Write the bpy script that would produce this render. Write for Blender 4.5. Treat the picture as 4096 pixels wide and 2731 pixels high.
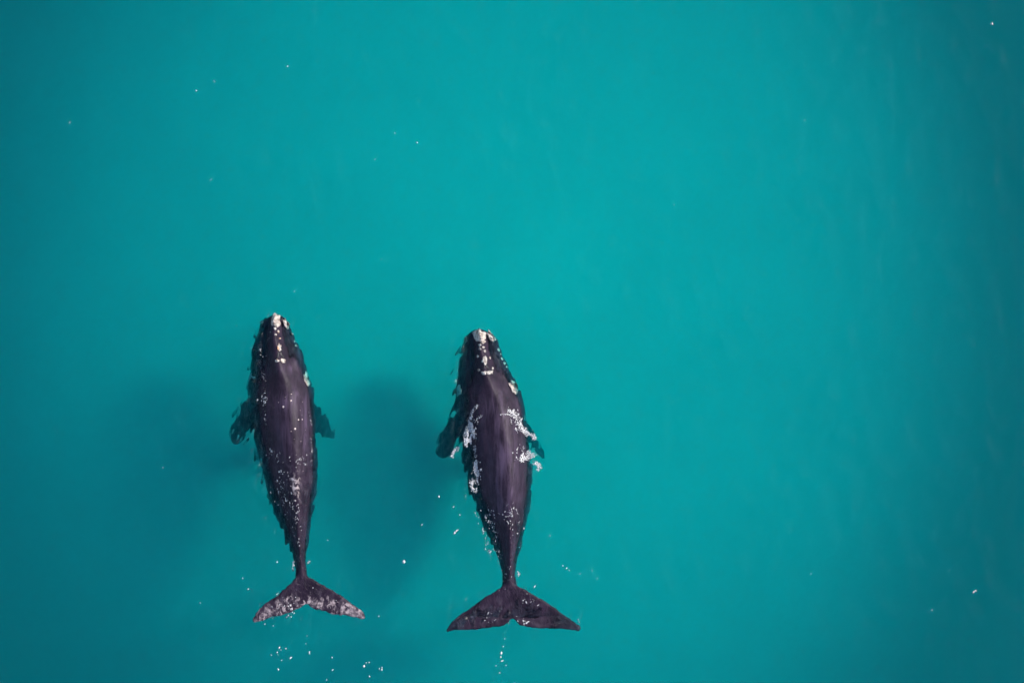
import bpy, bmesh, math, random
import numpy as np
from mathutils import Vector, Matrix, noise as mnoise
from mathutils.bvhtree import BVHTree
from mathutils.geometry import tessellate_polygon

scene = bpy.context.scene
for o in list(bpy.data.objects):
    bpy.data.objects.remove(o, do_unlink=True)
COL = scene.collection
R = math.radians
PPM = 90.0                      # pixels of the photograph per metre on the water


def px(x, y):
    """photo pixel -> metres on the water plane"""
    return ((x - 2048.0) / PPM, (1365.5 - y) / PPM)


# ------------------------------------------------------------------ camera
cam = bpy.data.cameras.new('camera')
cam_o = bpy.data.objects.new('camera', cam)
COL.objects.link(cam_o)
CAM_H = 150.0
cam.sensor_width = 36.0
cam.lens = CAM_H * 36.0 / (4096.0 / PPM)
cam.clip_start = 1.0
cam.clip_end = 3000.0
cam_o.location = (0, 0, CAM_H)
cam_o.rotation_euler = (0, 0, 0)
scene.camera = cam_o

# ------------------------------------------------------------------ sky and sun
SUN_EL, SUN_AZ = 40.0, 24.0     # azimuth from +X towards +Y
w = bpy.data.worlds.new('World')
scene.world = w
w.use_nodes = True
nt = w.node_tree
bg = nt.nodes['Background']
sky = nt.nodes.new('ShaderNodeTexSky')
sky.sky_type = 'NISHITA'
sky.sun_disc = False
sky.sun_elevation = R(SUN_EL)
sky.sun_rotation = R(90 - SUN_AZ)
nt.links.new(sky.outputs[0], bg.inputs[0])
bg.inputs[1].default_value = 0.15
sun = bpy.data.lights.new('sun', 'SUN')
sun.energy = 3.3
sun.angle = R(11.0)              # the rippled surface spreads the beam under water
sun.color = (1.0, 0.94, 0.86)
sun_o = bpy.data.objects.new('sun', sun)
COL.objects.link(sun_o)
sd = Vector((math.cos(R(SUN_EL)) * math.cos(R(SUN_AZ)), math.cos(R(SUN_EL)) * math.sin(R(SUN_AZ)), math.sin(R(SUN_EL))))
sun_o.rotation_euler = sd.to_track_quat('Z', 'Y').to_euler()
sun_o.location = sd * 200

vs = scene.view_settings
vs.view_transform = 'Standard'
vs.look = 'None'
vs.exposure = 0.62
vs.gamma = 1.0
vs.use_curve_mapping = False
cy = scene.cycles
cy.use_denoising = True
cy.max_bounces = 5
cy.diffuse_bounces = 2
cy.glossy_bounces = 2
cy.transmission_bounces = 4
cy.volume_bounces = 2
cy.transparent_max_bounces = 12
cy.caustics_reflective = False
cy.caustics_refractive = True
cy.use_adaptive_sampling = True
cy.adaptive_threshold = 0.05
cy.adaptive_min_samples = 20
cy.sample_clamp_indirect = 4.0


# ------------------------------------------------------------------ helpers
def link(o, parent=None, **props):
    COL.objects.link(o)
    if parent is not None:
        o.parent = parent
    for k, v in props.items():
        o[k] = v
    return o


def mesh_obj(name, verts, faces, mat, parent=None, smooth=True, **props):
    me = bpy.data.meshes.new(name)
    me.from_pydata([tuple(v) for v in verts], [], [tuple(f) for f in faces])
    me.validate()
    me.materials.append(mat)
    if smooth:
        me.polygons.foreach_set('use_smooth', np.ones(len(me.polygons), dtype=bool))
    me.update()
    return link(bpy.data.objects.new(name, me), parent, **props)


def _hash(ix, iy, iz, seed):
    h = (ix * 374761393 + iy * 668265263 + iz * 2147483647 + seed * 1274126177) & 0xFFFFFFFF
    h = ((h ^ (h >> 13)) * 1274126177) & 0xFFFFFFFF
    h = (h ^ (h >> 16)) & 0xFFFFFFFF
    return h.astype(np.float64) / 4294967295.0


def vnoise(p, seed=0):
    """value noise in 0..1 at points p (n,3)"""
    p = np.asarray(p, dtype=np.float64)
    i = np.floor(p).astype(np.int64)
    f = p - i
    f = f * f * (3 - 2 * f)
    out = 0
    for dx in (0, 1):
        for dy in (0, 1):
            for dz in (0, 1):
                wgt = (f[:, 0] if dx else 1 - f[:, 0]) * (f[:, 1] if dy else 1 - f[:, 1]) * (f[:, 2] if dz else 1 - f[:, 2])
                out = out + wgt * _hash(i[:, 0] + dx, i[:, 1] + dy, i[:, 2] + dz, seed)
    return out


def fbm(p, seed=0, octaves=4):
    p = np.asarray(p, dtype=np.float64)
    s, a, t = 0, 1.0, 0.0
    for k in range(octaves):
        s = s + a * vnoise(p * (2 ** k) + 17.3 * k, seed + k)
        t += a
        a *= 0.5
    return s / t


class NT:
    """small node-tree helper"""
    def __init__(self, name):
        self.m = bpy.data.materials.new(name)
        self.m.use_nodes = True
        self.t = self.m.node_tree
        self.t.nodes.clear()
        self.out = self.t.nodes.new('ShaderNodeOutputMaterial')

    def n(self, kind, _in=None, **attrs):
        nd = self.t.nodes.new('ShaderNode' + kind)
        for k, v in attrs.items():
            setattr(nd, k, v)
        for k, v in (_in or {}).items():
            s = nd.inputs[k]
            if isinstance(v, bpy.types.NodeSocket):
                self.t.links.new(v, s)
            else:
                s.default_value = v
        return nd

    def math(self, op, a, b=0.0, c=None, clamp=False):
        d = {0: a, 1: b}
        if c is not None:
            d[2] = c
        return self.n('Math', d, operation=op, use_clamp=clamp).outputs[0]

    def mix(self, fac, a, b):
        nd = self.n('Mix', data_type='RGBA')
        for sock, v in ((nd.inputs[0], fac), (nd.inputs[6], a), (nd.inputs[7], b)):
            if isinstance(v, bpy.types.NodeSocket):
                self.t.links.new(v, sock)
            else:
                sock.default_value = v
        return nd.outputs[2]

    def step(self, v, lo, hi):
        return self.n('MapRange', {'Value': v, 'From Min': lo, 'From Max': hi}, interpolation_type='SMOOTHSTEP').outputs[0]

    def coords(self, scale=(1, 1, 1), rot=(0, 0, 0), loc=(0, 0, 0)):
        tc = self.n('TexCoord')
        return self.n('Mapping', {'Vector': tc.outputs['Object'], 'Scale': scale, 'Rotation': rot, 'Location': loc}).outputs[0]

    def noise(self, vec, scale, detail=3.0, rough=0.5, dist=0.0):
        return self.n('TexNoise', {'Vector': vec, 'Scale': scale, 'Detail': detail, 'Roughness': rough, 'Distortion': dist}).outputs[0]

    def surf(self, sock):
        self.t.links.new(sock, self.out.inputs['Surface'])
        return self.m


# ------------------------------------------------------------------ materials
def mat_sand():
    k = NT('sand')
    c = k.coords()
    f = k.noise(c, 0.25, 5, 0.6)
    col = k.mix(k.step(f, 0.3, 0.7), (0.58, 0.53, 0.445, 1), (0.62, 0.57, 0.48, 1))
    r = k.noise(k.coords(), 2.0, 3)
    b = k.n('Bump', {'Height': r, 'Strength': 0.2, 'Distance': 0.05})
    return k.surf(k.n('BsdfPrincipled', {'Base Color': col, 'Roughness': 0.9, 'Normal': b.outputs[0], 'Specular IOR Level': 0.1}).outputs[0])


def mat_sea():
    k = NT('sea_water')
    facing = k.n('LayerWeight', {'Blend': 0.5}).outputs['Facing']
    fres = k.math('ADD', k.math('MULTIPLY', k.math('POWER', facing, 5.0), 0.98), 0.012, clamp=True)
    gloss = k.n('BsdfGlossy', {'Color': (1, 1, 1, 1), 'Roughness': 0.19}).outputs[0]
    clear = k.n('BsdfTransparent', {'Color': (1, 1, 1, 1)}).outputs[0]
    refr = k.n('BsdfRefraction', {'Color': (1, 1, 1, 1), 'Roughness': 0.0, 'IOR': 1.333}).outputs[0]
    patch = k.n('Attribute', attribute_name='ripple').outputs['Fac']
    through = k.n('MixShader', {0: patch, 1: clear, 2: refr}).outputs[0]
    k.surf(k.n('MixShader', {0: fres, 1: through, 2: gloss}).outputs[0])
    sc = k.n('VolumeScatter', {'Color': (0.02, 0.96, 1.0, 1), 'Density': 0.062, 'Anisotropy': 0.2}).outputs[0]
    # absorption per metre = (1 - colour) * density
    ab = k.n('VolumeAbsorption', {'Color': (0.0, 0.950, 0.9568, 1), 'Density': 1.3}).outputs[0]
    k.t.links.new(k.n('AddShader', {0: sc, 1: ab}).outputs[0], k.out.inputs['Volume'])
    return k.m


def mat_skin(name, streak):
    k = NT(name)
    base = k.coords()
    pale = k.n('Attribute', attribute_name='pale').outputs['Fac']
    scar = k.n('Attribute', attribute_name='scar').outputs['Fac']
    n_big = k.noise(base, 0.9, 4, 0.6)
    col = k.mix(k.step(n_big, 0.35, 0.7), (0.0135, 0.0084, 0.0165, 1), (0.028, 0.0168, 0.031, 1))
    cl = k.step(k.noise(k.coords((1.4, 1, 1), (0, 0, R(35))), 2.6, 4, 0.62, 0.5), 0.46, 0.72)
    col = k.mix(k.math('MULTIPLY', cl, k.math('ADD', scar, 0.15)), col, (0.075, 0.058, 0.078, 1))
    # long faint pale streaks, partly wet sheen painted into the skin colour
    st = k.noise(k.coords((3.2, 0.42, 2.0), (0, 0, R(-4))), 1.5, 4, 0.60, 0.5)
    amt = k.math('MULTIPLY', k.step(st, 0.34, 0.72), pale)
    col = k.mix(amt, col, (0.078, 0.053, 0.088, 1))
    # pale scars and peeling patches
    sp = k.noise(k.coords((1.25, 0.8, 1.0), (0, 0, R(20))), 4.2, 5, 0.66, 0.7)
    thr = k.math('SUBTRACT', 0.86, k.math('MULTIPLY', scar, 0.52))
    sm = k.math('MULTIPLY', k.math('SUBTRACT', sp, thr), 9.0, clamp=True)
    tone = k.noise(base, 6.0, 3, 0.6)
    pale_col = k.mix(k.step(tone, 0.35, 0.65), (0.09, 0.07, 0.085, 1), (0.34, 0.27, 0.28, 1))
    dots = k.n('Attribute', attribute_name='dots').outputs['Fac']
    pale_col = k.mix(dots, pale_col, (0.56, 0.46, 0.45, 1))
    col = k.mix(sm, col, pale_col)
    # small pale dots
    vor = k.n('TexVoronoi', {'Vector': k.coords((1, 0.8, 1)), 'Scale': 6.0, 'Randomness': 1.0})
    dotsz = k.math('MULTIPLY', k.n('Attribute', attribute_name='dots').outputs['Fac'], 0.34)
    rnd = k.n('SeparateColor', {0: vor.outputs['Color']}).outputs[0]
    dotsz = k.math('MULTIPLY', dotsz, rnd)
    dm = k.step(k.math('SUBTRACT', dotsz, vor.outputs['Distance']), 0.0, 0.03)
    col = k.mix(dm, col, (0.55, 0.44, 0.42, 1))
    h1 = k.noise(k.coords((2.0, 1.1, 1.5), (0, 0, R(-20))), 2.4, 4, 0.6, 0.6)
    h2 = k.noise(base, 9.0, 3, 0.6)
    h = k.math('ADD', k.math('MULTIPLY', h1, 0.06), k.math('MULTIPLY', h2, 0.012))
    wet = k.n('Attribute', attribute_name='wash').outputs['Fac']
    h = k.math('MULTIPLY', h, k.math('ADD', k.math('MULTIPLY', wet, 1.9), 0.12))
    bump = k.n('Bump', {'Height': h, 'Strength': 1.0, 'Distance': 1.0}).outputs[0]
    rough = k.math('ADD', k.math('MULTIPLY', k.math('SUBTRACT', 1.0, wet), 0.20), 0.29)
    p = k.n('BsdfPrincipled', {'Base Color': col, 'Roughness': rough, 'Normal': bump, 'IOR': 1.36, 'Specular IOR Level': 0.20})
    return k.surf(p.outputs[0])


def mat_callosity(name, tint):
    k = NT(name)
    c = k.coords()
    f = k.noise(c, 7.0, 4, 0.65, 0.4)
    col = k.mix(k.step(f, 0.35, 0.58), (0.11, 0.09, 0.085, 1), (0.47, 0.42, 0.385, 1))
    g = k.noise(c, 1.7, 2)
    col = k.mix(k.math('MULTIPLY', k.step(g, 0.45, 0.62), tint), col, (0.62, 0.33, 0.17, 1))
    b = k.n('Bump', {'Height': f, 'Strength': 0.8, 'Distance': 0.05})
    return k.surf(k.n('BsdfPrincipled', {'Base Color': col, 'Roughness': 0.8, 'Normal': b.outputs[0]}).outputs[0])


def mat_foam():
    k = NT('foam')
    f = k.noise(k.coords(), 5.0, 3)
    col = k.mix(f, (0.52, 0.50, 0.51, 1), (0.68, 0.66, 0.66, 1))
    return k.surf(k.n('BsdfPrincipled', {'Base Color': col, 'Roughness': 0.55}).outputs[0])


def mat_film():
    k = NT('foam_film')
    f = k.noise(k.coords(), 9.0, 3)
    d = k.n('BsdfDiffuse', {'Color': (0.7, 0.68, 0.69, 1)}).outputs[0]
    t = k.n('BsdfTransparent', {'Color': (1, 1, 1, 1)}).outputs[0]
    return k.surf(k.n('MixShader', {0: k.math('MULTIPLY', k.step(f, 0.38, 0.62), 0.5), 1: t, 2: d}).outputs[0])


M_SAND, M_SEA, M_FOAM, M_FILM = mat_sand(), mat_sea(), mat_foam(), mat_film()
M_SKIN = [mat_skin('whale_skin_a', 0.3), mat_skin('whale_skin_b', 1.0)]
M_CAL = [mat_callosity('callosity_ochre', 0.9), mat_callosity('callosity_cream', 0.12)]
_k = NT('blowhole_dark')
M_HOLE = _k.surf(_k.n('BsdfPrincipled', {'Base Color': (0.006, 0.005, 0.008, 1), 'Roughness': 0.35}).outputs[0])


# ------------------------------------------------------------------ sea floor: a made-up sand mound, deeper outwards to darken the view's edges
def vignette_depth(X, Y):
    e = np.sqrt(((X + 0.3) / np.where(X < -0.3, 24.8, 20.5)) ** 2 + ((Y - 2.2) / 26.0) ** 2 + 0.01)
    d = 4.4 + 3.0 * np.clip(e, 0, 2) ** 1.4 + 2.4 * np.clip(e, 0, 1.5) ** 6
    return -np.minimum(d, 22.0)


def nonuniform(half, step, far):
    core = np.arange(-half, half + step * 0.5, step)
    ext = half + np.cumsum(np.geomspace(step * 2, far / 4, 14))
    ext = ext[ext < far].tolist() + [far]
    return np.concatenate([-np.array(ext[::-1]), core, np.array(ext)])


def grid_faces(nx, ny, off=0):
    i = np.arange(nx - 1)[:, None] * ny + np.arange(ny - 1)[None, :] + off
    return np.stack([i, i + ny, i + ny + 1, i + 1], -1).reshape(-1, 4)


xs, ys = nonuniform(30, 0.6, 400), nonuniform(24, 0.6, 400)
X, Y = np.meshgrid(xs, ys, indexing='ij')
P = np.stack([X.ravel(), Y.ravel(), np.zeros(X.size)], -1)
Z = vignette_depth(X, Y).ravel() + (fbm(P * 0.07, 5, 3) - 0.5) * 0.5 + (fbm(P * 0.5, 9, 2) - 0.5) * 0.06
P[:, 2] = Z
mesh_obj('sea_floor', P, grid_faces(len(xs), len(ys)), M_SAND, kind='structure',
         label='pale sand floor under the turquoise water, deepened outwards to darken the edges')

# outlines of the two bodies in the photograph: (row, left edge, right edge)
ST_L = [(1258, 1094, 1112), (1267, 1070, 1130), (1289, 1040, 1152), (1316, 1032, 1160), (1352, 1016, 1175), (1396, 1004, 1200),
        (1450, 996, 1215), (1495, 990, 1229), (1539, 982, 1245), (1584, 980, 1252), (1629, 984, 1256), (1691, 992, 1262),
        (1758, 1006, 1263), (1825, 1023, 1265), (1900, 1042, 1266), (1979, 1064, 1259), (2023, 1080, 1255), (2068, 1098, 1249),
        (2112, 1118, 1239), (2157, 1138, 1233), (2202, 1158, 1227), (2246, 1176, 1221), (2282, 1182, 1226), (2312, 1180, 1232)]
ST_R = [(1317, 1900, 1930), (1324, 1886, 1944), (1335, 1870, 1966), (1357, 1858, 1986), (1397, 1842, 2001), (1442, 1833, 2021), (1491, 1826, 2043),
        (1536, 1818, 2065), (1580, 1814, 2086), (1629, 1815, 2099), (1679, 1822, 2105), (1741, 1830, 2115), (1808, 1842, 2121), (1875, 1856, 2125),
        (1950, 1872, 2124), (1990, 1886, 2121), (2017, 1900, 2117), (2065, 1917, 2112), (2113, 1933, 2102), (2161, 1960, 2089), (2209, 1982, 2076),
        (2257, 1999, 2065), (2304, 2008, 2062), (2333, 2008, 2066), (2352, 2004, 2070)]

# ------------------------------------------------------------------ sea: one closed body of water with a rippled top
rng = np.random.default_rng(11)
WAVES = []
for _ in range(60):
    lam = math.exp(rng.uniform(math.log(0.50), math.log(2.0)))
    ang = rng.normal(R(-14), R(42))
    WAVES.append((2 * math.pi / lam * math.cos(ang), 2 * math.pi / lam * math.sin(ang), rng.uniform(0, 6.28), 0.0024 * lam ** 0.9))


def wave_z(X, Y):
    z = np.zeros_like(X)
    for kx, ky, ph, a in WAVES:
        z += a * np.sin(kx * X + ky * Y + ph)
    return z


def band(v, lo, hi, soft):
    return np.clip((v - lo) / soft, 0, 1) * np.clip((hi - v) / soft, 0, 1)


def stirred(X, Y):
    """where the swimming whales stir the surface: 1 beside and over their bodies, 0 away from them"""
    xp, yp = 2048 + X * PPM, 1365.5 - Y * PPM
    m = np.zeros_like(X)
    for st, flip, fluke in ((ST_L, (1125, 1700, 240, 130), (1236, 2400, 270, 115)), (ST_R, (1957, 1745, 245, 130), (2054, 2445, 310, 110))):
        yy = [q[0] for q in st]
        lo, hi = np.interp(yp, yy, [q[1] for q in st]), np.interp(yp, yy, [q[2] for q in st])
        m = np.maximum(m, band(yp, yy[0] - 30, yy[-1] + 30, 40) * band(xp, lo - 50, hi + 32, 34))
        for cx, cy_, a, b in (flip, fluke):
            m = np.maximum(m, np.clip((1 - np.sqrt(((xp - cx) / a) ** 2 + ((yp - cy_) / b) ** 2)) * 5, 0, 1))
    return m


def calmer_right(X, Y):
    """the lee flank stays smoother than the windward one"""
    xp, yp = 2048 + X * PPM, 1365.5 - Y * PPM
    c = np.where(xp < 1545, 1105 + (yp - 1258) * 0.10, 1925 + (yp - 1317) * 0.11)
    return 1 - 0.5 * np.clip((xp - c) / 80, 0, 1)


CHOP = []
for _ in range(26):
    lam = math.exp(rng.uniform(math.log(0.20), math.log(0.75)))
    ang = rng.normal(R(-24), R(26))
    CHOP.append((2 * math.pi / lam * math.cos(ang), 2 * math.pi / lam * math.sin(ang), rng.uniform(0, 6.28), 0.0200 * lam))


def chop_z(X, Y):
    z = np.zeros_like(X)
    for kx, ky, ph, a in CHOP:
        z += a * np.sin(kx * X + ky * Y + ph)
    return z


def axis(lo, hi, fine_lo, fine_hi, far):
    """grid lines: 0.05 m around the whales, 0.13 m over the rest of the view, widening beyond it"""
    ext = np.cumsum(np.geomspace(0.26, far / 4, 14))
    ext = ext[ext < far - 30].tolist()
    return np.concatenate([[-far], [lo - e for e in ext[::-1]], np.arange(lo, fine_lo, 0.13), np.arange(fine_lo, fine_hi, 0.05),
                           np.arange(fine_hi, hi, 0.13), [hi + e for e in ext], [far]])


xs, ys = axis(-25.2, 25.2, -13.6, 3.6, 390), axis(-17.4, 17.4, -13.4, 1.8, 390)
X, Y = np.meshgrid(xs, ys, indexing='ij')
fade = np.clip((27 - np.abs(X)) / 2, 0, 1) * np.clip((19.5 - np.abs(Y)) / 2, 0, 1)
STIR = stirred(X, Y)
Zt = wave_z(X, Y) * fade + chop_z(X, Y) * STIR * calmer_right(X, Y)
top = np.stack([X.ravel(), Y.ravel(), Zt.ravel()], -1)
nx, ny = len(xs), len(ys)
faces = grid_faces(nx, ny).tolist()
nt0 = len(top)
bot = np.array([[xs[0], ys[0], -30], [xs[-1], ys[0], -30], [xs[-1], ys[-1], -30], [xs[0], ys[-1], -30]])
sea_v = np.concatenate([top, bot])
A, B, Cc, D = nt0, nt0 + 1, nt0 + 2, nt0 + 3
edge_s = [i * ny for i in range(nx)]
edge_e = [(nx - 1) * ny + j for j in range(ny)]
edge_n = [i * ny + ny - 1 for i in range(nx)][::-1]
edge_w = list(range(ny))[::-1]
faces += [edge_s[::-1] + [A, B], edge_e[::-1] + [B, Cc], edge_n[::-1] + [Cc, D], edge_w[::-1] + [D, A], [A, D, Cc, B]]
sea = mesh_obj('sea', sea_v, faces, M_SEA, kind='structure', label='calm turquoise sea with fine ripples')
at = sea.data.attributes.new('ripple', 'FLOAT', 'POINT')
rp = fbm(sea_v * np.array([4.2, 2.0, 0.0]), 21, 2)
rp = np.clip((rp - 0.27) * 4.5, 0.1, 0.97)
rp[:nt0] *= STIR.ravel()
at.data.foreach_set('value', rp.astype(np.float32))


# ------------------------------------------------------------------ whales
def pchip(x, xp, fp):
    """smooth monotone-ish interpolation"""
    xp, fp = np.asarray(xp, float), np.asarray(fp, float)
    h = np.diff(xp)
    d = np.diff(fp) / h
    m = np.zeros_like(fp)
    m[1:-1] = np.where(d[:-1] * d[1:] > 0, 2 * d[:-1] * d[1:] / (d[:-1] + d[1:] + 1e-12), 0)
    m[0], m[-1] = d[0], d[-1]
    x = np.clip(x, xp[0], xp[-1])
    i = np.clip(np.searchsorted(xp, x) - 1, 0, len(h) - 1)
    t = (x - xp[i]) / h[i]
    return ((1 + 2 * t) * (1 - t) ** 2 * fp[i] + t * (1 - t) ** 2 * h[i] * m[i] + t * t * (3 - 2 * t) * fp[i + 1] + t * t * (t - 1) * h[i] * m[i + 1])


PROFILE = dict(   # along the body, nose 0 .. tail stock 1
    s=[0.0, 0.03, 0.08, 0.14, 0.18, 0.24, 0.32, 0.45, 0.58, 0.70, 0.82, 0.92, 1.0],
    top=[0.12, 0.40, 0.46, 0.54, 0.66, 0.66, 0.82, 0.95, 0.93, 0.76, 0.52, 0.33, 0.17],
    mid=[-0.20, -0.55, -0.80, -0.90, -0.95, -1.05, -1.15, -1.20, -1.15, -1.0, -0.75, -0.42, -0.06],
    skew=[0.05, 0.05, 0.05, 0.06, 0.09, 0.14, 0.20, 0.26, 0.28, 0.30, 0.30, 0.28, 0.1],
    pw=[2.2, 2.2, 2.0, 2.0, 1.9, 1.8, 1.8, 1.8, 1.7, 1.5, 1.32, 1.25, 1.4],
    roll=[0.05, 0.14, 0.20, 0.24, 0.28, 0.32, 0.36, 0.36, 0.30, 0.22, 0.14, 0.06, 0.0],
    head=[0.6, 1.0, 1.0, 1.0, 0.75, 0.25, 0.0, 0.0, 0.0, 0.0, 0.0, 0.0, 0.0],
)


def tube_body(stations):
    ys_ = np.array([s[0] for s in stations], float)
    y0, y1 = ys_[0], ys_[-1]
    S = np.concatenate([np.linspace(0, 0.06, 12), np.linspace(0.07, 1, 70)])
    yy = y0 + S * (y1 - y0)
    xl = pchip(yy, ys_, [s[1] for s in stations])
    xr = pchip(yy, ys_, [s[2] for s in stations])
    prof = {k: pchip(S, PROFILE['s'], v) for k, v in PROFILE.items() if k != 's'}
    N = 28
    verts, rings = [], []
    for i in range(len(S)):
        lx, ly = px(xl[i], yy[i])
        rx, _ = px(xr[i], yy[i])
        cx, hw = (lx + rx) / 2, max((rx - lx) / 2, 0.03)
        t, m, sk, p, hd, rl = (prof[k][i] for k in ('top', 'mid', 'skew', 'pw', 'head', 'roll'))
        ring = []
        for j in range(2 * N):
            a = math.pi * j / N            # 0..2pi, 0 = right edge, upper half first
            u = math.cos(a)
            if j <= N:
                uu = (u - sk) / (1 - sk) if u > sk else (sk - u) / (1 + sk)
                f = max(0.0, 1 - abs(uu) ** p) ** (1 / p)
                if hd > 0:                  # narrow rostrum over the two bowed lips
                    lip = 0.62 * max(0.0, 1 - abs(u) ** 2.6) ** 0.5
                    ridge = 0.40 * math.exp(-(uu / 0.30) ** 2) - 0.10 * math.exp(-((abs(uu) - 0.50) / 0.10) ** 2)
                    f = f * (1 - hd) + hd * (lip + ridge)
                z = m + (t - m) * f
            else:
                f = max(0.0, 1 - abs(u) ** 2) ** 0.5
                z = m - hw * 0.85 * f
            ring.append((cx + hw * u, ly, z + rl * (u * 0.75 - 0.1)))
        rings.append(len(verts))
        verts += ring
    faces = []
    M = 2 * N
    for i in range(len(S) - 1):
        for j in range(M):
            a, b = rings[i] + j, rings[i] + (j + 1) % M
            faces.append((a, b, rings[i + 1] + (j + 1) % M, rings[i + 1] + j))
    faces.append(tuple(range(M))[::-1])
    faces.append(tuple(rings[-1] + j for j in range(M)))
    return verts, faces


def smooth_outline(pts, n=6):
    """closed Catmull-Rom through the points"""
    pts = [Vector(p) for p in pts]
    out = []
    for i in range(len(pts)):
        p0, p1, p2, p3 = pts[i - 1], pts[i], pts[(i + 1) % len(pts)], pts[(i + 2) % len(pts)]
        for k in range(n):
            t = k / n
            out.append(0.5 * ((2 * p1) + (p2 - p0) * t + (2 * p0 - 5 * p1 + 4 * p2 - p3) * t * t + (3 * p1 - p0 - 3 * p2 + p3) * t ** 3))
    return out


def slab(outline_px, zfun, thick, jag=0.0):
    """solid of the outline's shape with a rounded edge: three stacked loops above and below"""
    pts = smooth_outline([px(*p) for p in outline_px], 9)
    rj = random.Random(len(outline_px))
    pts = [p + Vector((rj.gauss(0, jag), rj.gauss(0, jag))) for p in pts]
    c = sum(pts, Vector((0, 0))) / len(pts)
    verts, faces = [], []
    n = len(pts)
    for inset, dz in ((0.0, -0.5), (0.0, 0.5)):
        for p in pts:
            q = p
            verts.append((q.x, q.y, zfun(q.x, q.y) + dz * thick))
    tris = tessellate_polygon([[Vector((p.x, p.y, 0)) for p in pts]])
    for t in tris:
        faces.append((t[0], t[1], t[2]))
        faces.append((t[2] + n, t[1] + n, t[0] + n))
    for i in range(n):
        j = (i + 1) % n
        faces.append((i, j, j + n, i + n))
    return verts, faces


def seg_dist(p, a, b):
    d = b - a
    t = np.clip(((p - a) @ d) / (d @ d), 0, 1)
    return np.linalg.norm(p - (a + t[:, None] * d), axis=1)


def blob(P, x, y, rx, ry):
    """soft spot at a photo pixel, radii in pixels"""
    c = px(x, y)
    return np.exp(-(((P[:, 0] - c[0]) * PPM / rx) ** 2 + ((P[:, 1] - c[1]) * PPM / ry) ** 2))


def make_whale(idx, stations, flukes, flippers, label, paint, fluke_z):
    V, F = [], []

    def add(v, f):
        o = len(V)
        V.extend(v)
        F.extend([tuple(i + o for i in q) for q in f])
    add(*tube_body(stations))
    ty = px(0, stations[-1][0])[1]
    add(*slab(flukes, fluke_z, 0.16, 0.018))
    for outline, zf in flippers:
        add(*slab(outline, zf, 0.22))
    me = bpy.data.meshes.new('raw')
    me.from_pydata(V, [], F)
    bm = bmesh.new()
    bm.from_mesh(me)
    bmesh.ops.recalc_face_normals(bm, faces=bm.faces)
    bm.to_mesh(me)
    bm.free()
    tmp = bpy.data.objects.new('raw', me)
    COL.objects.link(tmp)
    md = tmp.modifiers.new('r', 'REMESH')
    md.mode = 'VOXEL'
    md.voxel_size = 0.05
    sm = tmp.modifiers.new('s', 'SMOOTH')
    sm.factor = 0.5
    sm.iterations = 5
    dg = bpy.context.evaluated_depsgraph_get()
    body = bpy.data.meshes.new_from_object(tmp.evaluated_get(dg), depsgraph=dg)
    bpy.data.objects.remove(tmp, do_unlink=True)
    n = len(body.vertices)
    P = np.empty(n * 3)
    body.vertices.foreach_get('co', P)
    P = P.reshape(-1, 3)
    Nn = np.empty(n * 3)
    body.vertices.foreach_get('normal', Nn)
    Nn = Nn.reshape(-1, 3)
    # uneven skin: folds along the body and small lumps
    q = P * np.array([1.6, 0.5, 1.6])
    amp = 0.05 * (fbm(q, 3 + idx, 3) - 0.5) + 0.025 * (fbm(P * 3.0, 8 + idx, 2) - 0.5)
    P += Nn * amp[:, None]
    # shared origin at the whale's base
    org = np.array([P[:, 0].mean(), P[:, 1].mean(), P[:, 2].min()])
    root = bpy.data.objects.new('whale', None)
    root.location = org
    root.empty_display_size = 0.5
    link(root, None, label=label, category='whale', group='two whales swimming side by side')
    attrs = paint(P)
    body.vertices.foreach_set('co', (P - org).ravel())
    for nm in ('pale', 'scar', 'dots', 'wash'):
        at = body.attributes.new(nm, 'FLOAT', 'POINT')
        at.data.foreach_set('value', np.clip(attrs[nm], 0, 1).astype(np.float32))
    body.materials.clear()
    body.materials.append(M_SKIN[idx])
    body.polygons.foreach_set('use_smooth', np.ones(len(body.polygons), dtype=bool))
    body.update()
    body.name = 'body'
    link(bpy.data.objects.new('body', body), root)
    tris = [tuple(p.vertices) for p in body.polygons]
    bvh = BVHTree.FromPolygons([Vector(p) for p in P], tris)
    return root, bvh, org


def surf_z(bvh, x, y, default=0.0):
    hit = bvh.ray_cast(Vector((x, y, 20)), Vector((0, 0, -1)))
    return (hit[0].z, hit[1]) if hit[0] is not None else (None, None)


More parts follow.
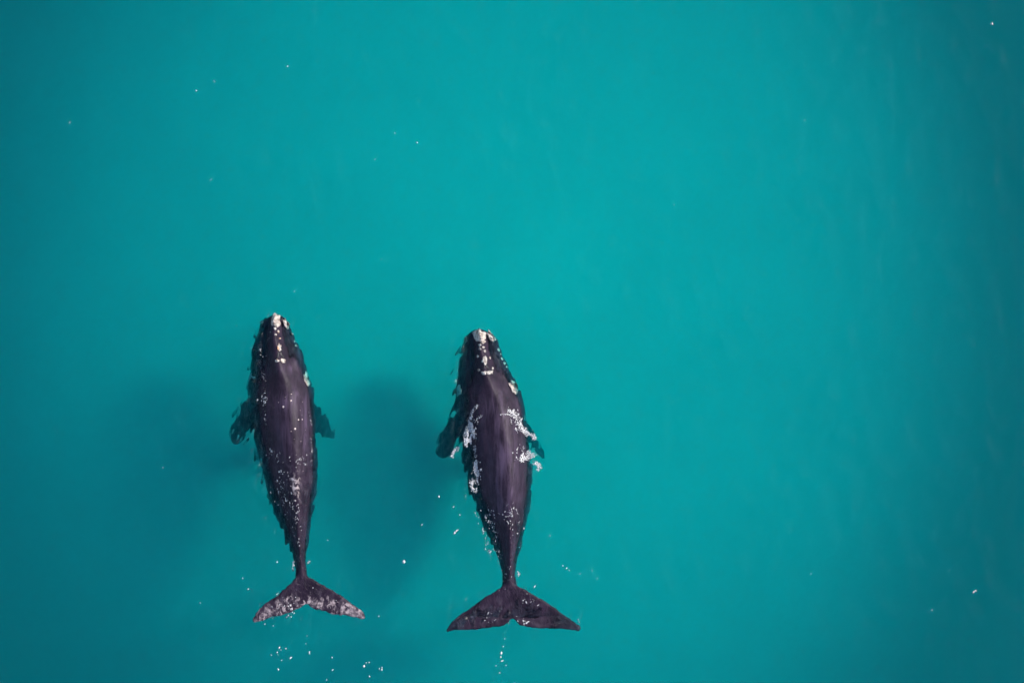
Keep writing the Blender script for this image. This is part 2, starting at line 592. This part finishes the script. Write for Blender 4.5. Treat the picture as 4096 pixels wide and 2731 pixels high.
def callosity(root, bvh, org, mat, x, y, rx, ry, rot=0.0, h=0.06, seed=0):
    """a raised rough patch that follows the skin; centre and radii in photo pixels"""
    cx, cy_ = px(x, y)
    a, b = rx * 1.12 / PPM, ry * 1.12 / PPM
    nr = 7 if max(rx, ry) > 9 else 4
    ns = 30 if nr == 7 else 14
    rs = random.Random(seed)
    ph = [(rs.uniform(0, 6.28), rs.uniform(0.04, 0.12)) for _ in range(5)]
    ca, sa = math.cos(R(rot)), math.sin(R(rot))
    pts, faces = [], []

    def place(r, t):
        k = r * (1 + sum(am * math.sin((i + 2) * t + p) for i, (p, am) in enumerate(ph)))
        ux, uy = a * k * math.cos(t), b * k * math.sin(t)
        X_, Y_ = cx + ux * ca - uy * sa, cy_ + ux * sa + uy * ca
        z, _ = surf_z(bvh, X_, Y_)
        if z is None:
            loc = bvh.find_nearest(Vector((X_, Y_, 0.0)))[0]
            z = loc.z
        lump = mnoise.noise(Vector((X_ * 14, Y_ * 14, seed))) * 0.5 + 0.5
        rise = h * (1 - r ** 4) ** 0.5 * (0.55 + 0.8 * lump) - (0.035 if r > 0.99 else 0.0)
        return (X_ - org[0], Y_ - org[1], z + rise - org[2])
    pts.append(place(0, 0))
    for i in range(1, nr + 1):
        for j in range(ns):
            pts.append(place(i / nr, 2 * math.pi * j / ns))
    for j in range(ns):
        faces.append((0, 1 + j, 1 + (j + 1) % ns))
    for i in range(nr - 1):
        for j in range(ns):
            p, q = 1 + i * ns + j, 1 + i * ns + (j + 1) % ns
            faces.append((p, p + ns, q + ns, q))
    return mesh_obj('callosity', pts, faces, mat, root)


def blowhole(root, bvh, org, pts_px, width):
    """a slit with a raised rim"""
    pts = [px(*p) for p in pts_px]
    V, F = [], []
    n = 8
    for i in range(n + 1):
        t = i / n
        x = (1 - t) ** 2 * pts[0][0] + 2 * t * (1 - t) * pts[1][0] + t * t * pts[2][0]
        y = (1 - t) ** 2 * pts[0][1] + 2 * t * (1 - t) * pts[1][1] + t * t * pts[2][1]
        wd = width / PPM * math.sin(math.pi * (0.08 + 0.84 * t)) + 0.004
        for dx, dz in ((-wd, 0.004), (-wd * 0.5, 0.03), (0, 0.012), (wd * 0.5, 0.03), (wd, 0.004)):
            z, _ = surf_z(bvh, x + dx, y)
            V.append((x + dx - org[0], y - org[1], (z or 0) + dz - org[2]))
    for i in range(n):
        for j in range(4):
            a = i * 5 + j
            F.append((a, a + 1, a + 6, a + 5))
    return mesh_obj('blowhole', V, F, M_HOLE, root)


# ---- left whale
FL_L = [(1196, 2296), (1178, 2318), (1118, 2371), (1064, 2412), (1029, 2447), (1011, 2483), (1042, 2481), (1091, 2465), (1136, 2456),
        (1189, 2436), (1229, 2414), (1247, 2429), (1287, 2441), (1332, 2456), (1386, 2460), (1444, 2473), (1462, 2470), (1448, 2443),
        (1412, 2416), (1368, 2385), (1323, 2356), (1279, 2331), (1238, 2309), (1216, 2296)]
FP_L = [
    ([(1020, 1590), (975, 1600), (940, 1640), (912, 1705), (904, 1765), (926, 1786), (962, 1764), (992, 1712), (1030, 1680)],
     lambda x, y: -1.2 + 1.6 * (x - px(990, 0)[0])),
    ([(1220, 1600), (1256, 1618), (1284, 1646), (1300, 1688), (1317, 1730), (1320, 1762), (1284, 1752), (1260, 1730), (1220, 1690)],
     lambda x, y: -1.5 - 3.0 * (x - px(1258, 0)[0])),
]


def paint_l(P):
    n = len(P)
    d = {k: np.zeros(n) for k in ('pale', 'scar', 'dots', 'wash')}
    ypx = 1365.5 - P[:, 1] * PPM
    xpx = 2048 + P[:, 0] * PPM
    d['pale'] = 0.95 * blob(P, 1155, 1592, 55, 38) + 0.9 * blob(P, 1222, 1700, 14, 130) + 0.8 * blob(P, 1150, 1478, 45, 16) + 0.55 * blob(P, 1165, 1740, 60, 120) + 0.6 * blob(P, 1195, 1440, 20, 90) + 0.04  # pale blobs paint wet sheen and the right-edge highlight into the skin
    fl = np.clip((ypx - 2335) / 60, 0, 1)
    lead = np.interp(xpx, [1011, 1064, 1118, 1178, 1205, 1238, 1279, 1323, 1368, 1412, 1462], [2483, 2412, 2371, 2331, 2330, 2325, 2331, 2356, 2385, 2416, 2470])
    trail = np.clip((ypx - lead) / 34, 0, 1)
    tip = np.clip((np.abs(xpx - 1228) - 150) / 60, 0, 1)
    d['scar'] = fl * np.clip(0.55 + 0.22 * trail + 0.2 * tip, 0, 0.80) + 0.66 * blob(P, 1184, 1925, 46, 85) + 0.35 * blob(P, 1190, 2060, 30, 150) + 0.45 * blob(P, 1240, 1830, 20, 60) + 0.35 * blob(P, 1090, 1850, 30, 60)
    d['dots'] = 0.9 * blob(P, 1130, 1610, 55, 45) + 1.0 * blob(P, 1185, 1650, 35, 50) + 0.6 * blob(P, 1200, 1740, 30, 60) + 0.7 * blob(P, 1170, 1980, 70, 160)
    left = 1 - np.clip((xpx - 1050) / 60 + (ypx - 1800) * -0.0003, 0, 1)
    rear = np.clip((ypx - 1880) / 100, 0, 1)
    d['wash'] = np.clip(np.maximum(left, rear) + 0.1, 0, 1) * (1 - 0.7 * fl)
    return d


wl, bvh_l, org_l = make_whale(
    0, ST_L, FL_L, FP_L,
    'dark whale on the left with mottled pale tail flukes and ochre-tinted snout patch', paint_l,
    lambda x, y: 0.06 - 0.022 * abs(x - px(1225, 0)[0]) ** 1.4)

CAL_L = [(1104, 1282, 18, 25, -3, .12), (1103, 1314, 6, 6, 0, .05), (1115, 1326, 4.5, 6, 0, .05), (1105, 1338, 5, 4.5, 0, .05), (1122, 1353, 4, 3, 0, .04),
         (1120, 1390, 7, 14, 8, .08), (1112, 1442, 8.5, 7, 10, .07), (1135, 1442, 9.5, 8, -10, .07), (1144, 1295, 9, 22, 25, .16), (1167, 1336, 3.5, 6, 25, .04),
         (1176, 1363, 3.5, 6, 25, .04), (1183, 1382, 3.5, 5, 25, .04), (1046, 1289, 7, 7, 0, .05), (1226, 1516, 10, 25, 20, .13), (1001, 1508, 8, 16, -12, .08)]
for i, (x, y, rx, ry, rot, h) in enumerate(CAL_L):
    callosity(wl, bvh_l, org_l, M_CAL[1 if max(rx, ry) > 15 or x < 1090 or x > 1125 else 0], x, y, rx, ry, rot, h, 10 + i)
blowhole(wl, bvh_l, org_l, [(1118, 1408), (1118, 1420), (1110, 1434)], 3.2)
blowhole(wl, bvh_l, org_l, [(1125, 1408), (1128, 1420), (1139, 1432)], 3.2)

# ---- right whale
FL_R = [(2020, 2336), (1985, 2362), (1937, 2388), (1889, 2426), (1841, 2457), (1808, 2486), (1785, 2524), (1827, 2520), (1899, 2517), (1947, 2511),
        (2004, 2503), (2033, 2489), (2049, 2470), (2066, 2486), (2080, 2500), (2109, 2506), (2157, 2511), (2214, 2511), (2262, 2516), (2310, 2523),
        (2323, 2516), (2316, 2500), (2272, 2470), (2224, 2434), (2167, 2400), (2128, 2374), (2080, 2349), (2054, 2336)]
FP_R = [
    ([(1860, 1620), (1818, 1650), (1792, 1680), (1764, 1724), (1747, 1777), (1736, 1818), (1764, 1840), (1802, 1818), (1822, 1756), (1865, 1700)],
     lambda x, y: -1.2 + 1.6 * (x - px(1815, 0)[0])),
    ([(2070, 1660), (2106, 1690), (2141, 1735), (2164, 1780), (2180, 1816), (2176, 1846), (2141, 1810), (2121, 1772), (2070, 1720)],
     lambda x, y: -1.4 - 2.2 * (x - px(2105, 0)[0])),
]


def paint_r(P):
    n = len(P)
    d = {}
    ypx = 1365.5 - P[:, 1] * PPM
    xpx = 2048 + P[:, 0] * PPM
    d['pale'] = 0.9 * blob(P, 1985, 1640, 55, 60) + 0.95 * blob(P, 2020, 1850, 55, 150) + 0.8 * blob(P, 2038, 1960, 18, 80) + 0.5 * blob(P, 1990, 2000, 60, 60) + 0.10 + 0.2 * blob(P, 2050, 2180, 14, 130)  # lilac back patches, with wet sheen and ridge highlight painted in
    fl = np.clip((ypx - 2350) / 60, 0, 1)
    d['scar'] = 0.14 * fl * np.clip((2050 - xpx) / 40, 0, 1) + 0.20 * fl + 0.2 * blob(P, 2045, 2060, 25, 60)
    d['dots'] = 0.75 * blob(P, 2000, 2080, 80, 70)
    left = 1 - np.clip((xpx - 1900) / 50, 0, 1)
    rear = np.clip((ypx - 2020) / 80, 0, 1)
    d['wash'] = np.clip(np.maximum(left, rear) + 0.1, 0, 1) * (1 - 0.7 * fl)
    return d


wr, bvh_r, org_r = make_whale(
    1, ST_R, FL_R, FP_R,
    'dark whale on the right with white foam on its flanks and plain dark tail flukes', paint_r,
    lambda x, y: 0.04 - 0.050 * abs(x - px(2045, 0)[0]) ** 1.4)

CAL_R = [(1917, 1340, 24, 22, 0, .12), (1930, 1364, 12, 10, 0, .08), (1920, 1379, 6, 6, 0, .06), (1934, 1389, 5.5, 5, 0, .05), (1920, 1395, 5.5, 6, 0, .05),
         (1940, 1404, 5, 6, 0, .05), (1911, 1425, 4.5, 6, 0, .05), (1960, 1431, 4, 5.5, 15, .05), (1939, 1441, 11, 15, 0, .09), (1916, 1479, 5, 5.5, 0, .05),
         (1971, 1474, 4.5, 6.5, 0, .05), (1936, 1491, 10, 8, 12, .07), (1959, 1489, 12, 8, -6, .07), (1965, 1347, 10, 26, 32, .16), (1994, 1399, 4, 6, 20, .05),
         (2001, 1415, 3, 5, 20, .04), (2008, 1435, 3.5, 7, 20, .05), (2017, 1452, 5, 6, 20, .05), (2026, 1467, 3, 4.5, 20, .04), (2056, 1549, 14, 28, 28, .13),
         (1832, 1563, 14, 20, -8, .09), (1862, 1358, 7, 12, -12, .06)]
for i, (x, y, rx, ry, rot, h) in enumerate(CAL_R):
    callosity(wr, bvh_r, org_r, M_CAL[1], x, y, rx, ry, rot, h, 60 + i)
blowhole(wr, bvh_r, org_r, [(1939, 1458), (1937, 1470), (1929, 1481)], 3.0)
blowhole(wr, bvh_r, org_r, [(1944, 1458), (1948, 1470), (1962, 1478)], 3.0)


# ------------------------------------------------------------------ foam, and sun glints built as white specks
def ground_z(x, y):
    z = float(wave_z(np.array([x]), np.array([y]))[0])
    for b in (bvh_l, bvh_r):
        s, _ = surf_z(b, x, y)
        if s is not None:
            z = max(z, s)
    return z


ICO = bmesh.new()
bmesh.ops.create_icosphere(ICO, subdivisions=1, radius=1.0)
ICO_V = np.array([v.co[:] for v in ICO.verts])
ICO_F = np.array([[v.index for v in f.verts] for f in ICO.faces])
ICO.free()


def foam_mesh(name, bits, label, film=True):
    """bits: (x m, y m, radius m, stretch, angle)"""
    V, F = [], []
    rs = np.random.default_rng(len(bits) + 5)
    n_solid = len(bits)
    if film:
        bits = list(bits) + [(x + 0.01, y - 0.01, r * 2.1, st, an) for (x, y, r, st, an) in bits[::2]]
    for (x, y, r, st, an) in bits:
        v = ICO_V * (1 + 0.9 * (rs.random((len(ICO_V), 1)) - 0.5)) * np.array([r, r * st, r * 0.45])
        c, s = math.cos(an), math.sin(an)
        v = np.stack([v[:, 0] * c - v[:, 1] * s + x, v[:, 0] * s + v[:, 1] * c + y, v[:, 2] * (1.0 if len(V) < n_solid else 0.25) + ground_z(x, y) + r * 0.12], -1)
        F.append(ICO_F + len(V) * len(ICO_V))
        V.append(v)
    o = mesh_obj(name, np.concatenate(V), np.concatenate(F), M_FOAM, None, kind='stuff', label=label, category='foam')
    if film:
        o.data.materials.append(M_FILM)
        mi = np.zeros(len(o.data.polygons), dtype=np.int32)
        mi[n_solid * len(ICO_F):] = 1
        o.data.polygons.foreach_set('material_index', mi)
    return o


def streak(pts_px, width, n, rmin, rmax, seed):
    """bubbles or glint specks scattered along a polyline, in clumps"""
    rs = random.Random(seed)
    pts = [Vector(px(*p)) for p in pts_px]
    L = [0]
    for a, b in zip(pts, pts[1:]):
        L.append(L[-1] + (b - a).length)
    out, tries = [], 0
    while len(out) < n and tries < n * 30:
        tries += 1
        d = rs.uniform(0, L[-1])
        i = max(k for k in range(len(L) - 1) if L[k] <= d)
        p = pts[i].lerp(pts[i + 1], (d - L[i]) / (L[i + 1] - L[i]))
        p = p + Vector((rs.gauss(0, width / PPM), rs.gauss(0, width / PPM)))
        if mnoise.noise(Vector((p.x * 4.5, p.y * 3.0, seed))) < rs.uniform(-0.25, 0.25):
            continue
        out.append((p.x, p.y, (rmin + (rmax - rmin) * rs.random() ** 1.6) / PPM, rs.uniform(0.8, 2.4), rs.uniform(-0.8, 0.3)))
    return out


foam_mesh('foam', streak([(1892, 1668), (1884, 1700), (1874, 1735), (1870, 1760), (1876, 1776)], 6, 330, 0.9, 2.9, 1)
          + streak([(1880, 1715), (1872, 1742)], 6, 120, 1.2, 3.2, 12) + streak([(1894, 1720), (1892, 1744)], 4, 60, 1.2, 3.0, 2)
          + streak([(1910, 1620), (1888, 1650), (1880, 1690)], 3, 60, 0.7, 1.6, 3) + streak([(1898, 1680), (1925, 1665)], 6, 30, 0.7, 1.8, 13),
          'white foam clump on the left shoulder of the right whale')
foam_mesh('foam', streak([(2040, 1633), (2062, 1665), (2080, 1700), (2100, 1725), (2135, 1748)], 7, 330, 0.7, 2.3, 4)
          + streak([(1998, 1657), (2040, 1655), (2045, 1690), (2075, 1730)], 1.5, 70, 0.6, 1.3, 5) + streak([(2095, 1722), (2140, 1752)], 4, 90, 0.9, 2.6, 14),
          'thin white foam line curving over the right shoulder of the right whale')
foam_mesh('foam', streak([(2082, 1790), (2085, 1830), (2110, 1822), (2130, 1820)], 9, 230, 0.7, 2.3, 6)
          + streak([(2140, 1850), (2155, 1862), (2152, 1880)], 5, 90, 0.7, 2.1, 7),
          'broken white foam beside the right flipper of the right whale')
foam_mesh('foam', streak([(1908, 1845), (1915, 1870), (1905, 1885)], 7, 170, 0.8, 2.6, 8)
          + streak([(1905, 1890), (1900, 1920), (1890, 1945), (1912, 1955)], 8, 170, 0.7, 2.2, 9) + streak([(1898, 1740), (1902, 1840)], 3, 60, 0.6, 1.4, 10),
          'white foam trailing down the left flank of the right whale')
foam_mesh('foam', streak([(1830, 1788), (1818, 1800), (1804, 1828)], 3, 60, 0.8, 2.4, 11),
          'small white foam streak behind the left flipper of the right whale')
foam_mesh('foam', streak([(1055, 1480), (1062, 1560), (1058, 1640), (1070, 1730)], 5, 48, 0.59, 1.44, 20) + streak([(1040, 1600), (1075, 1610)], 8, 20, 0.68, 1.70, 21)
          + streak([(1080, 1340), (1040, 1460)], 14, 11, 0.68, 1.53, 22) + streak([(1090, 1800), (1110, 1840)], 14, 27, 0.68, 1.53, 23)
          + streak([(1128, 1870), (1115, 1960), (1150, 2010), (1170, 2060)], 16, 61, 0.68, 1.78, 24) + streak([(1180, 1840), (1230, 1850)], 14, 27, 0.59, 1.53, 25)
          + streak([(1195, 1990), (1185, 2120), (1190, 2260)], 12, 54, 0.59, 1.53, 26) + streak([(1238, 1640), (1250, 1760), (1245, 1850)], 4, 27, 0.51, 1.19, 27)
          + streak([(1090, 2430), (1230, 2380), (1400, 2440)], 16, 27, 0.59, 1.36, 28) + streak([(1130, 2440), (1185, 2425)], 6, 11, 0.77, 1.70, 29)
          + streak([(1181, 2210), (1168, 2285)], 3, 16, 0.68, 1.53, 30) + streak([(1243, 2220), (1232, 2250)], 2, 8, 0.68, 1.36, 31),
          'tiny white specks built as sun glints on the wet skin of the left whale')  # glints put in as white geometry instead of reflected sun
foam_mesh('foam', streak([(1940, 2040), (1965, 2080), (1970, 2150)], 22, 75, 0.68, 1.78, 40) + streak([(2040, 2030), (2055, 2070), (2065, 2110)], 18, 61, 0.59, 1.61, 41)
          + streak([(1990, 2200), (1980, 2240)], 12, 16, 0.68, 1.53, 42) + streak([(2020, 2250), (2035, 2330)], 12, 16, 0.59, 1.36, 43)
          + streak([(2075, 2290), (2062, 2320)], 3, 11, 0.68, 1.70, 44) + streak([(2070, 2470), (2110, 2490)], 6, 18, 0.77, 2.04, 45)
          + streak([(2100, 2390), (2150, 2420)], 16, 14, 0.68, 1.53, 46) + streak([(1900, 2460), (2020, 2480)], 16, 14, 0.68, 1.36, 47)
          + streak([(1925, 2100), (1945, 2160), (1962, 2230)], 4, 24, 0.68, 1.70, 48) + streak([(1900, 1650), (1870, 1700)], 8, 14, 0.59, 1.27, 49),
          'tiny white specks built as sun glints on the wet tail of the right whale')  # sparkle of the sun modelled as white specks here too

F235 = 4096 / 2352
FLECKS = [(x * F235, y * F235, r) for x, y, r in [
    (160, 282, 3), (451, 209, 4), (491, 186, 3), (493, 189, 2.5), (660, 153, 4), (907, 306, 3), (958, 328, 4.5), (861, 367, 3), (483, 414, 2.5),
    (486, 412, 2.5), (543, 748, 3), (676, 669, 3), (876, 595, 2), (938, 147, 2), (1501, 168, 2), (1548, 471, 3), (1848, 277, 2), (2279, 55, 4), (2275, 56, 2.5),
    (1621, 888, 2), (132, 990, 3), (374, 1073, 2.5), (1863, 1317, 2.5), (2236, 1359, 5), (2241, 1356, 4), (2140, 1400, 3), (2180, 1310, 2), (928, 1290, 8),
    (1044, 1223, 5), (1048, 1219, 5), (1051, 1217, 4), (1008, 1140, 5), (1041, 1164, 3), (1043, 1162, 2.5), (968, 1205, 3), (970, 1204, 2.5), (1263, 1230, 3),
    (1056, 1182, 3), (1115, 1260, 3), (570, 1352, 4), (460, 1384, 3), (636, 1290, 4), (753, 1240, 3.5), (870, 1415, 3), (1390, 1326, 2), (1360, 1310, 2)]]
FLECKS += [(950 + x * .3067, 2250 + y * .3067, r) for x, y, r in [
    (545, 1105, 4.5), (550, 1096, 3.5), (568, 1135, 3.5), (630, 1117, 4), (748, 1090, 2.5), (515, 1165, 4), (527, 1195, 3), (440, 1200, 3), (444, 1240, 2.5),
    (575, 1272, 3), (690, 1240, 4.5), (704, 1233, 3), (937, 1162, 4), (937, 1182, 3.5), (893, 1053, 3), (907, 950, 3), (612, 1040, 2.5), (1233, 1232, 3.5),
    (1236, 1394, 3), (1246, 1390, 3), (1285, 1375, 2.5), (1650, 1345, 5.5), (1717, 1298, 3.5), (1676, 1302, 3), (1882, 1370, 3.5), (1880, 1395, 4), (1850, 1380, 3),
    (1722, 1478, 4), (1163, 1523, 3), (530, 1385, 4), (528, 1400, 3), (355, 797, 3), (465, 820, 3.5), (465, 718, 3.5), (662, 683, 5), (640, 705, 4), (700, 705, 4),
    (712, 640, 5), (738, 655, 3.5), (68, 200, 3), (1842, 697, 3), (900, 1355, 2.5), (1366, 1430, 2.5)]]
FLECKS += [(1750 + x * .3067, 2250 + y * .3067, r) for x, y, r in [
    (875, 990, 3.5), (870, 955, 2.5), (828, 1180, 6), (825, 1225, 4), (835, 1280, 4), (850, 1275, 3.5), (763, 1340, 3.5), (808, 1432, 3.5), (795, 1422, 2.5),
    (778, 1100, 2.5), (855, 1090, 3), (868, 1180, 2.5), (780, 1220, 2.5), (893, 1335, 3), (842, 1312, 2.5), (1270, 302, 3.5), (1263, 314, 4), (1256, 345, 2.5),
    (1635, 38, 4), (1682, 73, 4), (1717, 96, 4), (1860, 143, 2.5), (2082, 203, 3), (1043, 113, 3), (1836, 740, 3), (1848, 775, 3), (1008, 1560, 3)]]
rf = random.Random(77)
foam_mesh('foam', [(*px(x, y), r * (0.60 if r < 4 else 0.72) / PPM, rf.uniform(0.9, 2.0), rf.uniform(-0.7, 0.3)) for x, y, r in FLECKS if r > 2.6 or y < 2300],
          'small scattered white flecks, foam and built sun glints, on the open turquoise water', film=False)  # foam flecks and sun glints share these white specks
